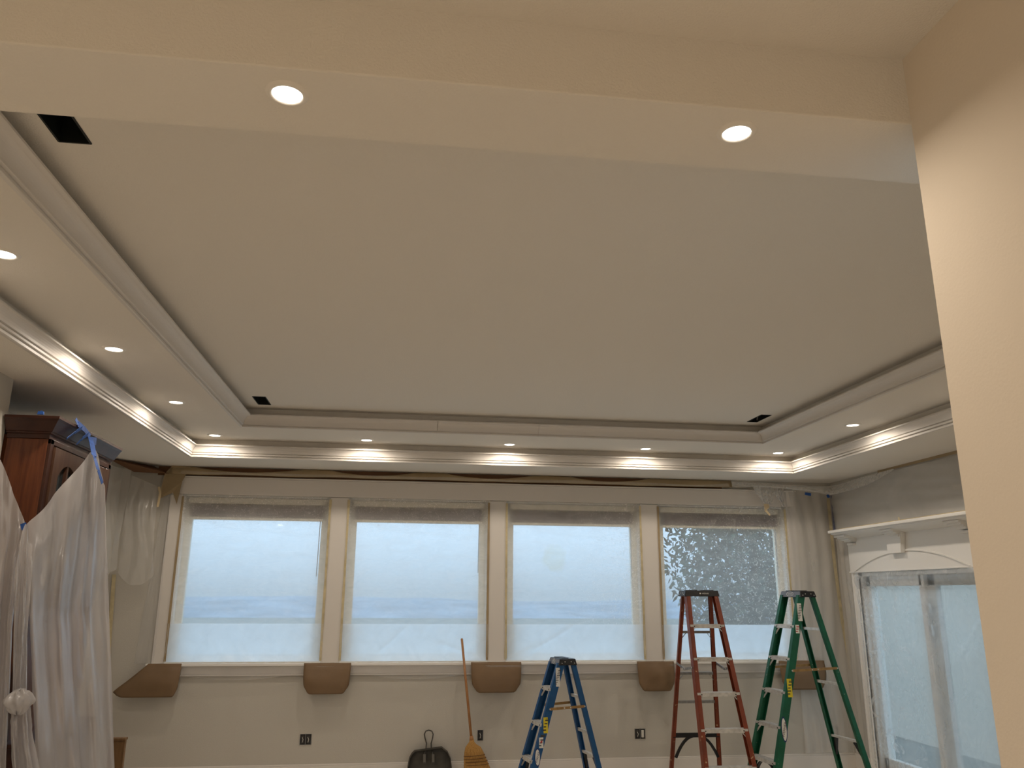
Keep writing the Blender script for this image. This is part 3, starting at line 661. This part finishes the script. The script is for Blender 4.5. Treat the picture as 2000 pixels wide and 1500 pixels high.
for u in (829, 846):
    MB().beam(at(u, 1473, 1, -.145), at(u, 1490, 1, -.145), .024, .006, (1, 0, 0)).build('strap', mat('strap_steel', (.16, .15, .13), .45, metal=.6), dp_)
    MB().beam(at(u, 1489, 1, -.149), at(u, 1492, 1, -.149), .030, .008, (1, 0, 0)).build('clip', M_ink, dp_)

# ------------------------------------------------------------------ door in the right wall
dr = empty('door_1', (XR+.05, (DY0+DY1)/2, 0)); S(dr)
xa, xb = XR+.04, XR+.10
def yb(a, b, z0, z1, x0=xa, x1=xb): return MB().box((x0, min(a, b), z0), (x1, max(a, b), z1))
MB().box((XR, DY0-.03, 0), (XR+.16, DY0, DZ)).box((XR, DY1, 0), (XR+.16, DY1+.03, DZ)).box((XR, DY1, DZ-.03), (XR+.16, DY0, DZ)).build('jamb', M_trimw, dr)
ms = -1.35
l1 = yb(DY0-.03, DY0-.10, .01, DZ-.03).box((xa, ms, .01), (xb, DY0-.03, .18)).box((xa, ms, DZ-.13), (xb, DY0-.03, DZ-.03)).box((xa, ms-.035, .01), (xb, ms+.04, DZ-.03)).build('leaf', M_trimw, dr, bevel=.004)
yb(ms+.03, DY0-.09, .17, DZ-.12, XR+.07, XR+.076).build('pane', M_glass, l1)
l2 = MB().box((xa+.03, ms-.145, .01), (xb+.03, ms-.05, DZ-.03)).box((xa+.03, DY1+.03, .01), (xb+.03, DY1+.10, DZ-.03)).box((xa+.03, DY1+.03, .01), (xb+.03, ms-.05, .18)).box((xa+.03, DY1+.03, DZ-.13), (xb+.03, ms-.05, DZ-.03)).build('leaf', mat('grey_leaf', (.55, .54, .50), .5), dr, bevel=.004)
MB().box((XR+.10, DY1+.09, .17), (XR+.106, ms-.16, DZ-.12)).build('pane', M_glass, l2)
MB().box((XR+.016, ms-.10, 1.36), (XR+.04, ms-.055, 1.46)).box((XR+.016, ms-.10, 1.56), (XR+.04, ms-.055, 1.64)).cyl((XR+.012, ms-.075, 1.40), (XR+.012, ms-.075, 1.62), .008, 8).build('latch', M_alu, l2)
# casing
root = empty('trim_4', (XR, -1.3, 1.95)); S(root)
MB().box((XR-.022, DY0, 0), (XR, DY0+.115, 1.945)).box((XR-.030, DY0+.09, 0), (XR, DY0+.115, 1.945)).box((XR-.026, DY0, 0), (XR, DY0+.015, 1.945)).build('side_casing', M_trimw, root, bevel=.003)
MB().box((XR-.022, DY1-.115, 0), (XR, DY1, 1.945)).box((XR-.03, DY1-.115, 0), (XR, DY1-.09, 1.945)).build('side_casing', M_trimw, root, bevel=.003)
PY0, PY1 = DY0+.125, DY1-.125
MB().box((XR-.034, PY1, 1.948), (XR, PY0, 2.29)).build('arch_panel', M_trimw, root, bevel=.003)
MB().box((XR-.042, PY1-.005, 1.938), (XR, PY0+.005, 1.952)).build('panel_sill', M_trimw, root, bevel=.002)
cy = (PY0+PY1)/2-.0; ay0, ay1 = -.385, -2.14; ac = (ay0+ay1)/2; hw = (ay0-ay1)/2; n = 30; rise = .175
RR = (hw*hw+rise*rise)/(2*rise); zc = 1.955+rise-RR; a0 = math.asin(hw/RR)
mb = MB()
for i in range(n):
    t0, t1 = -a0+2*a0*i/n, -a0+2*a0*(i+1)/n
    def pp(t, r_, x): return (x, ac+r_*math.sin(t), zc+r_*math.cos(t))
    xo = XR-.046; xi = XR-.034
    mb.add([pp(t0, RR, xi), pp(t1, RR, xi), pp(t1, RR, xo), pp(t0, RR, xo), pp(t0, RR-.016, xi), pp(t1, RR-.016, xi), pp(t1, RR-.012, xo), pp(t0, RR-.012, xo)], [(0, 1, 2, 3), (3, 2, 6, 7), (7, 6, 5, 4)])
mb.build('arch_bead', M_trimw, root)
kc = -1.18
MB().prism([(XR-.034, kc-.10, 2.10), (XR-.034, kc+.10, 2.10), (XR-.034, kc+.13, 2.29), (XR-.034, kc-.13, 2.29)], (-.05, 0, 0)).build('keystone', M_trimw, root, bevel=.003)
sh = empty('trim_5', (XR-.1, -1.4, 2.35)); S(sh)
SY0, SY1 = -.30, -2.62
MB().box((XR-.25, SY1, 2.343), (XR, SY0, 2.372)).build('shelf_board', M_trimw, sh, bevel=.006)
MB().prism([(XR-.228, SY0-.02, 2.343), (XR-.228, SY0-.02, 2.330), (XR-.20, SY0-.02, 2.325), (XR-.12, SY0-.02, 2.312), (XR-.045, SY0-.02, 2.290), (XR, SY0-.02, 2.285), (XR, SY0-.02, 2.343)], (0, SY1-SY0+.04, 0)).build('bed_moulding', M_trimw, sh)
for c in (-.40, -1.22, -2.16):
    cb = MB()
    for j, (d, h) in enumerate([(.185, .030), (.155, .046), (.125, .062), (.095, .078), (.07, .11)]):
        cb.box((XR-d, c-.10+.012*j, 2.330-h), (XR-.02, c+.10-.012*j, 2.330-h+.020))
    cb.build('corbel', M_trimw, sh, bevel=.002)

# ------------------------------------------------------------------ films on the right side
def filmtag(o, l): return tag(o, l, 'plastic film')
o = MB()
def fn(u, v):
    yy = DY0+.03+(DY1-DY0-.06)*u; z = .05+(DZ+.01-.05)*v
    e = min(1, min(u, 1-u)/.06); x = XR-.030+.032*e*min(1, (1-v)/.10)
    pull = math.exp(-((u-.04)**2)/.02-((v-.84)**2)/.006)
    x += .012*nz(u*5, v*6)*e+.010*math.sin(v*140*(.3+u)+u*20)*pull-.004*math.sin(u*70+6*v)*max(0, v-.9)*8
    if v > .91: x -= .05*math.sin((v-.91)/.09*math.pi)*(.6+.4*math.sin(u*3.1))
    x -= .010*crease(u, v, (.55, .5), (.75, .18), .01)+.008*crease(u, v, (.62, .35), (.95, .05), .01)+.008*crease(u, v, (.95, .8), (.7, .55), .008)
    return (x, yy, z)
filmtag(o.grid(fn, 80, 110).build('door_film', F_door, smooth=True), 'wrinkled cloudy plastic film taped across the glass door on the right')
def fn(u, v):
    yy = -.06+(-3.6)*u; z = 2.375+(.52-.02*u)*v
    return (XR-.012-.02*math.sin(v*math.pi)*(1+.7*nz(u*3, v*2))-.006*nz(u*12, v*9)-.004*math.sin((v+u*.8)*30), yy, z)
filmtag(MB().grid(fn, 70, 30).build('upper_wall_film', film('upper_film', .48, (.88, .86, .82), .3, 1.2, (1, 1, 2), gloss=.12, trans=.2, rough=.35, vary=.15), smooth=True), 'large clear plastic film covering the wall above the arched door trim')
def fn(u, v):
    x = WC[3]+WH+.02+(XR-.05-WC[3]-WH)*u; z = .15+(2.72)*v
    return (x, -.035-.012*math.sin(u*24+4*nz(v*2, 1)+v*3)*(.4+.6*v)-.012*nz(u*6, v*5), z)
filmtag(MB().grid(fn, 70, 60).build('corner_wall_film', F_wall, smooth=True), 'clear plastic film with vertical folds on the wall right of the last window')
def fn(u, v):
    yy = -.04-(-DY0-.16)*u; z = .15+2.15*v
    return (XR-.02-.010*math.sin(u*16+v*4)-.01*nz(u*5, v*7), yy, z)
filmtag(MB().grid(fn, 30, 50).build('door_side_film', F_wall, smooth=True), 'narrow crinkled film between the room corner and the door casing')
# swag: folded film bunched under the ceiling in the right corner
top = [at(u, v, 1, yy) for u, v, yy in [(1428, 940, -.06), (1500, 944, -.1), (1560, 948, -.16), (1620, 950, -.24)]]+[at(u, v, 0, XR-.07) for u, v in [(1665, 938), (1700, 928), (1745, 915)]]
bot = [at(u, v, 1, yy) for u, v, yy in [(1432, 952, -.06), (1490, 952, -.14), (1560, 958, -.24), (1622, 965, -.34)]]+[at(u, v, 0, XR-.09) for u, v in [(1668, 955), (1705, 941), (1746, 918)]]
def cat_(P, t):
    n = len(P)-1; x = min(t*n, n-1e-6); i = int(x); f_ = x-i
    a, b, c, d = P[max(i-1, 0)], P[i], P[i+1], P[min(i+2, n)]
    return .5*((2*b)+(c-a)*f_+(2*a-5*b+4*c-d)*f_*f_+(3*b-a-3*c+d)*f_**3)
def fn(u, v):
    p = cat_(top, u).lerp(cat_(bot, u), v); e = math.sin(math.pi*u)
    return p+Vector((0, -.05*math.sin(v*math.pi)*e, -.004*math.sin(v*22+u*6)*e-.012*e*nz(u*9, v*5)))
filmtag(MB().grid(fn, 80, 24).build('corner_swag', F_gloss, smooth=True), 'shiny bunched plastic film sagging under the ceiling in the far right corner')
for pts, nm in (([(1470, 950), (1520, 952), (1508, 985), (1492, 985)], 'hanging torn plastic film scrap left of the far right corner'), ([(1512, 955), (1530, 955), (1532, 988), (1527, 990)], 'small twisted film scrap near the top of the rightmost window casing')):
    a, b, c, d = [at(u, v, 1, -.13) for u, v in pts]
    def fn(u, v): return a.lerp(b, u).lerp(d.lerp(c, u), v)+Vector((0, .02*math.sin(u*18+v*4), .004*nz(u*9, v*9)))
    filmtag(MB().grid(fn, 24, 16).build('film_scrap', F_gloss, smooth=True), nm)
q = [at(u, v, 1, -.14) for u, v in [(1492, 984), (1501, 984), (1503, 991), (1498, 996), (1505, 1006), (1503, 1007), (1494, 998), (1493, 990)]]
tag(MB().prism(q, (0, .006, 0)).build('tape_curl', mat('pale_tape', (.70, .56, .34), .5)), 'curled pale yellow tape end dangling over the rightmost window', 'tape')
def strip(name, pts, wd, mt, label, side=(1, 0, 0), cat='tape'):
    mb = MB()
    for p0, p1 in zip(pts[:-1], pts[1:]): mb.beam(p0, p1, wd, .002, side)
    return tag(mb.build(name, mt), label, cat)
strip('corner_tape', [at(1617, 972, 1, -.05), at(1630, 1100, 1, -.05), at(1646, 1220, 1, -.05), at(1668, 1340, 1, -.05), at(1684, 1420, 1, -.05)], .035, film('yellow_tape_film', .75, (.66, .57, .37), .5, 9, trans=.2, gloss=.05), 'long yellowish tape seam running down the right room corner')
strip('left_wall_tape', [at(223, 1122, 1, -.012), at(217, 1203, 1, -.012), at(211, 1290, 1, -.012)], .035, M_tape, 'vertical yellow tape strip on the wall left of the windows')
strip('shelf_tape', [(XR-.16, SY0-.08, 2.376), (XR-.16, SY1, 2.376)], .03, M_tape, 'yellow tape along the top of the shelf over the door', side=(0, 0, 1))
strip('tape_tab', [at(1755, 1010, 0, XR-.16), at(1757, 1019, 0, XR-.16)], .02, M_tape, 'small yellow tape tab above the middle of the shelf over the door', side=(0, 1, 0))
strip('ceiling_edge_tape', [(XR-.015, -.95, Z0-.008), (XR-.015, -1.6, Z0-.010), (XR-.015, -2.6, Z0-.014), (XR-.015, -3.6, Z0-.016)], .03, M_paper2, 'olive masking paper strip along the ceiling edge above the right wall', side=(0, 0, 1))
strip('blue_corner_tape', [at(1622, 968, 0, XR-.03), at(1625, 1000, 0, XR-.03), at(1630, 1036, 0, XR-.03)], .04, film('blue_tape_film', .75, (.22, .24, .36), .6, 30, trans=.1, gloss=.05), 'faded blue tape strip under film above the left end of the door shelf', side=(0, 1, 0))
strip('blue_tape_bit', [at(1572, 964, 1, -.06), at(1584, 966, 1, -.06)], .03, M_btape, 'small blue tape patch on the window wall left of the far right corner', side=(0, 0, 1))
strip('blue_tape_bit', [at(1616, 966, 1, -.09), at(1619, 972, 1, -.09)], .03, M_btape, 'small blue tape patch exactly in the far right room corner', side=(1, 0, 0))

# ---- films in the back left corner
def quadfilm(name, P, mt, label, fold=10, amp=.02, nu=40, nv=50, bulge=.03, round_=0):
    a, b, c, d = P      # top-left, top-right, bottom-right, bottom-left
    def fn(u, v):
        p = a.lerp(b, u).lerp(d.lerp(c, u), v)
        p = p+Vector((0, -amp*math.sin(u*fold+3*nz(v*2, 1)+v*2)-bulge*math.sin(v*math.pi)-.012*nz(u*7, v*8), 0))
        if round_: p.z += round_*v*v*(2*abs(u-.55))**2.5
        return p
    return filmtag(MB().grid(fn, nu, nv).build(name, mt, smooth=True), label)
quadfilm('hanging_film', [at(196, 905, 1, -.55), at(257, 918, 1, -.30), at(226, 1112, 1, -.30), at(190, 1135, 1, -.55)], F_light, 'cloudy film hanging beside the wooden cabinet in the back left corner', 9, .02)
quadfilm('hanging_film', [at(257, 928, 1, -.22), at(308, 950, 1, -.08), at(298, 1140, 1, -.12), at(228, 1146, 1, -.22)], F_light, 'cloudy film with a rounded lower edge hanging left of the leftmost window', 14, .015, round_=.10)
quadfilm('casing_side_film', [at(322, 965, 1, -.03), at(336, 965, 1, -.03), at(300, 1296, 1, -.03), at(262, 1296, 1, -.03)], F_thin, 'thin clear film along the left side of the leftmost window casing', 6, .006, bulge=.004)
strip('hanging_tape', [at(310, 951, 1, -.10), at(313, 962, 1, -.11), at(308, 990, 1, -.11)], .022, mat('pale_tape', (.70, .56, .34), .5), 'twisted pale tape end hanging at the top left of the leftmost window')

# ------------------------------------------------------------------ wooden cabinet on the left
cab = empty('cabinet', (-2.3, -2.8, 0), label='dark cherry wood wall cabinet with an arched glass door, half covered in plastic', cat='cabinet')
CXF, CY0, CY1, CT = -2.10, -3.355, -2.34, 2.70
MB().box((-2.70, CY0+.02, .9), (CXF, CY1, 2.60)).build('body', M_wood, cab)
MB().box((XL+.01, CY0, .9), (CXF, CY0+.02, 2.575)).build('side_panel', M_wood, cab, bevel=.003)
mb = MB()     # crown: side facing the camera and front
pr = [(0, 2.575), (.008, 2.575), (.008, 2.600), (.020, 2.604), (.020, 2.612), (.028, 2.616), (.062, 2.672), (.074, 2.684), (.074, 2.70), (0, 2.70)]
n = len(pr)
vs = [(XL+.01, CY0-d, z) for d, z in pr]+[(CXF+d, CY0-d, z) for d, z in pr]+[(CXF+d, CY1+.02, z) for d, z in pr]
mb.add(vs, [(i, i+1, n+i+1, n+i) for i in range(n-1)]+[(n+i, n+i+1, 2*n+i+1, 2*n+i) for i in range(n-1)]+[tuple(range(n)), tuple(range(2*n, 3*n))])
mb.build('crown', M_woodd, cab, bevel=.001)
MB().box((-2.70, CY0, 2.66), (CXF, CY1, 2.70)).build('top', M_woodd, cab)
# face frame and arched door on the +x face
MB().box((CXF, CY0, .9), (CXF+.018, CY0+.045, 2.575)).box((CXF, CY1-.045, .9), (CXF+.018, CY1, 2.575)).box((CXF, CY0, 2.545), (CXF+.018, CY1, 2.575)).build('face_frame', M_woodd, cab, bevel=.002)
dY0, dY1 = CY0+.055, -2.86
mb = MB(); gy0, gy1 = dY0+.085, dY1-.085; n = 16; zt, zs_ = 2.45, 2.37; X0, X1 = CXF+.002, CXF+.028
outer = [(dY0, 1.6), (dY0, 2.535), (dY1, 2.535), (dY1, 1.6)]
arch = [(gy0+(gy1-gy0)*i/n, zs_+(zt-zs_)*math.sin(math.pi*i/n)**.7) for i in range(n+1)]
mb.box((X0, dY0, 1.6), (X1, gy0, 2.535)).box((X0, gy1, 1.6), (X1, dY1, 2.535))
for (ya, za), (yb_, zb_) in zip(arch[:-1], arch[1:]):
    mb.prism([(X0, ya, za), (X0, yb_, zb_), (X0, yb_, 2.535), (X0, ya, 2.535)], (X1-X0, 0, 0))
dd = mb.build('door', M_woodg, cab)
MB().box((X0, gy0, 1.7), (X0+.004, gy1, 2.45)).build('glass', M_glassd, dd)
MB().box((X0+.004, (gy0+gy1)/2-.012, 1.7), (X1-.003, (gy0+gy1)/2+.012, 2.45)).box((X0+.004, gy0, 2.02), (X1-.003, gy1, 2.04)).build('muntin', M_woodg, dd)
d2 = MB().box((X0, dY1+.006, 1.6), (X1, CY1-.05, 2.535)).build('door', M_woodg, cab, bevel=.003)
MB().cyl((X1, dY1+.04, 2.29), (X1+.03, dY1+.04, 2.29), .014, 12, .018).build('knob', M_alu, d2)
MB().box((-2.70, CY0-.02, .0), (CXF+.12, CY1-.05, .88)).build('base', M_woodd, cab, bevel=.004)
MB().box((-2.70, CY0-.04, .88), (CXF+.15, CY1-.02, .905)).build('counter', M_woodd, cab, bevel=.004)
pb = at(232, 1442, 1, -1.2)
tag(MB().box((pb.x-.06, -1.22, 0), (pb.x+.055, -1.18, pb.z)).box((pb.x-.06, -1.23, pb.z-.012), (pb.x+.06, -1.17, pb.z+.004)).build('wood_board', mat('raw_board', (.22, .12, .05), .6, wood=(9, 9, 1), vscale=4, col2=(.15, .08, .03))), 'brown wooden board standing behind the lower end of the draped plastic', 'board')

# ---- plastic drapes over the cabinet
def drape(name, topc, botc, yl, yr, mt, label, folds=7, amp=.03, nu=80, nv=90, gather=0, mids=None, ybot=0):
    """topc/botc: outline curves (left to right) as pixel anchors of the real sheet, its depth running from yl to yr"""
    Tp = [at(u, v, 1, yl+(yr-yl)*i/(len(topc)-1)) for i, (u, v) in enumerate(topc)]
    Bp = [at(u, v, 1, yl+(yr-yl)*i/(len(botc)-1)+ybot) for i, (u, v) in enumerate(botc)]
    Mp = [at(u, v, 1, yl+(yr-yl)*i/(len(mids)-1)+ybot*.5) for i, (u, v) in enumerate(mids)] if mids else None
    def fn(u, v):
        a = cat_(Tp, u); b = cat_(Bp, u)
        if Mp:
            c = cat_(Mp, u); p = a.lerp(c, v*2) if v < .5 else c.lerp(b, v*2-1)
        else: p = a.lerp(b, v)
        g = (.25+.75*min(1, v*2.2))
        off = amp*g*(math.sin(u*folds*6.28+2.5*nz(v*1.6, folds)+gather*v)+.5*math.sin(u*folds*14+4*nz(v*2, 8))*(1-v*.5))
        off += .016*nz(u*6, v*7)+.005*nz(u*20, v*16)
        return p+Vector((off*.55, -abs(off)*.4-off*.8, .006*nz(u*11, v*3)))
    return filmtag(MB().grid(fn, nu, nv).build(name, mt, smooth=True), label)
drape('plastic_drape', [(50, 1026), (85, 993), (125, 945), (160, 905), (181, 880), (190, 886), (200, 930), (204, 948)],
      [(78, 1600), (100, 1600), (125, 1600), (150, 1600), (172, 1600), (192, 1600), (212, 1600), (226, 1600)], -3.52, -2.65, F_heavy,
      'large cloudy plastic sheet draped from blue tape over the front of the wooden cabinet', 3.2, .035, mids=[(58, 1230), (82, 1220), (108, 1210), (130, 1200), (152, 1195), (172, 1190), (192, 1190), (211, 1195)], ybot=-.1)
drape('plastic_drape', [(-60, 800), (-30, 850), (0, 896), (22, 950), (40, 998), (50, 1024)],
      [(-70, 1600), (-50, 1600), (-30, 1600), (-12, 1600), (0, 1600), (8, 1600)], -3.56, -3.50, F_heavy,
      'cloudy plastic sheet hanging at the very left edge of the picture', 2.6, .03, mids=[(-60, 1230), (-40, 1230), (-20, 1230), (2, 1230), (16, 1230), (27, 1230)], ybot=-.05)
drape('plastic_drape', [(30, 1110), (38, 1070), (46, 1032), (52, 1026), (58, 1060), (64, 1100)],
      [(24, 1372), (29, 1376), (34, 1378), (40, 1378), (46, 1375), (52, 1370)], -3.70, -3.66, F_heavy,
      'narrow twisted plastic sheet bunched into a knot between the two large drapes', 2.2, .022, 50, 60, mids=[(26, 1240), (33, 1240), (40, 1240), (46, 1240), (50, 1240), (53, 1240)])
drape('plastic_drape', [(22, 1366), (28, 1362), (36, 1360), (44, 1360), (52, 1364), (58, 1370)],
      [(30, 1600), (42, 1600), (54, 1600), (66, 1600), (82, 1600), (96, 1600)], -3.71, -3.67, F_heavy,
      'lower tail of the knotted plastic sheet spreading toward the floor', 2, .03, 50, 50, mids=[(22, 1440), (31, 1440), (40, 1440), (48, 1440), (56, 1440), (66, 1440)])
kn = at(36, 1370, 1, -3.72)
mb = MB()
def kfn(u, v):
    a, b = u*2*math.pi, (v-.5)*math.pi
    r_ = 1+.25*nz(math.cos(a)*2, math.sin(a)*2, v*5)+.12*math.sin(a*7+v*9)
    return kn+Vector((.062*math.cos(a)*math.cos(b)*r_, .045*math.sin(a)*math.cos(b)*r_, .055*math.sin(b)*r_))
filmtag(mb.grid(kfn, 44, 24).build('film_knot', F_heavy, smooth=True), 'crumpled knot of plastic film low at the left edge')
# ---- blue tape on the cabinet
def bt(pts, wd, label, nm='blue_tape_strip'):
    return strip(nm, pts, wd, M_btape, label, side=(0, 1, .3))
bc = lambda u, v, x=CXF+.055: at(u, v, 0, x)
bt([bc(148, 818, -2.03), bc(153, 828, -2.02), bc(165, 838, -2.02), bc(176, 853, -2.02), bc(180, 868, -1.97), bc(184, 890, -1.90), bc(192, 918, -1.86), bc(200, 944, -1.84)], .035, 'long blue tape strip holding the plastic drape to the cabinet crown')
bt([bc(160, 836, -2.01), bc(147, 844, -2.02), bc(130, 857, -2.05)], .03, 'upper short blue tape strip stuck on the cabinet crown left of the long strip')
bt([bc(172, 848, -2.01), bc(160, 857, -2.02), bc(150, 868, -2.05)], .03, 'lower short blue tape strip stuck on the cabinet crown under the upper one')
bt([bc(188, 862, -2.02), bc(178, 861, -2.02)], .05, 'blue tape patch on the front edge of the cabinet crown')
p = at(79, 806, 1, CY0-.05)
tag(MB().prism([p+Vector((a, 0, b)) for a, b in [(-.018, -.01), (.018, -.01), (.016, .008), (.004, .014), (-.006, .008), (-.014, .010)]], (0, .01, 0)).build('blue_tape_scrap', M_btape), 'small blue tape scrap on top of the cabinet side edge', 'tape')
strip('blue_knot_tape', [at(45, 1022, 1, -3.56), at(48, 1034, 1, -3.56)], .03, M_btape, 'blue tape holding the plastic knot on the cabinet corner', side=(1, 0, 0))

# ------------------------------------------------------------------ trees beyond the windows
def tree(x, y, h, r, label, seed):
    t = empty('tree', (x, y, -.3), label=label, cat='tree', group='trees beyond the windows'); rnd = random.Random(seed)
    MB().cyl((x, y, -.3), (x+.1, y, h*.7), .14, 10, .05).build('trunk', M_bark, t)
    mb = MB()
    for i in range(15000):
        zz = rnd.random(); rr = r*math.sin(math.pi*(.15+.8*zz))*(.35+.65*rnd.random()); a = rnd.random()*6.28
        c = Vector((x+rr*math.cos(a), y+rr*math.sin(a), .4+zz*(h-.4))); d = Vector((rnd.uniform(-1, 1), rnd.uniform(-1, 1), rnd.uniform(-1, 1))).normalized(); e = d.orthogonal().normalized(); s_ = .045+.06*rnd.random()
        mb.add([c-d*s_, c+e*s_*.5, c+d*s_, c-e*s_*.5], [(0, 1, 2, 3)])
    o = mb.build('foliage', M_leaf, t); o['kind'] = 'stuff'
tree(7.0, 7.2, 5.4, 1.75, 'dark leafy tree outside behind the rightmost window', 1)
tree(11.0, 13.2, 9.5, 3.0, 'taller dark tree farther back outside the rightmost window', 2)
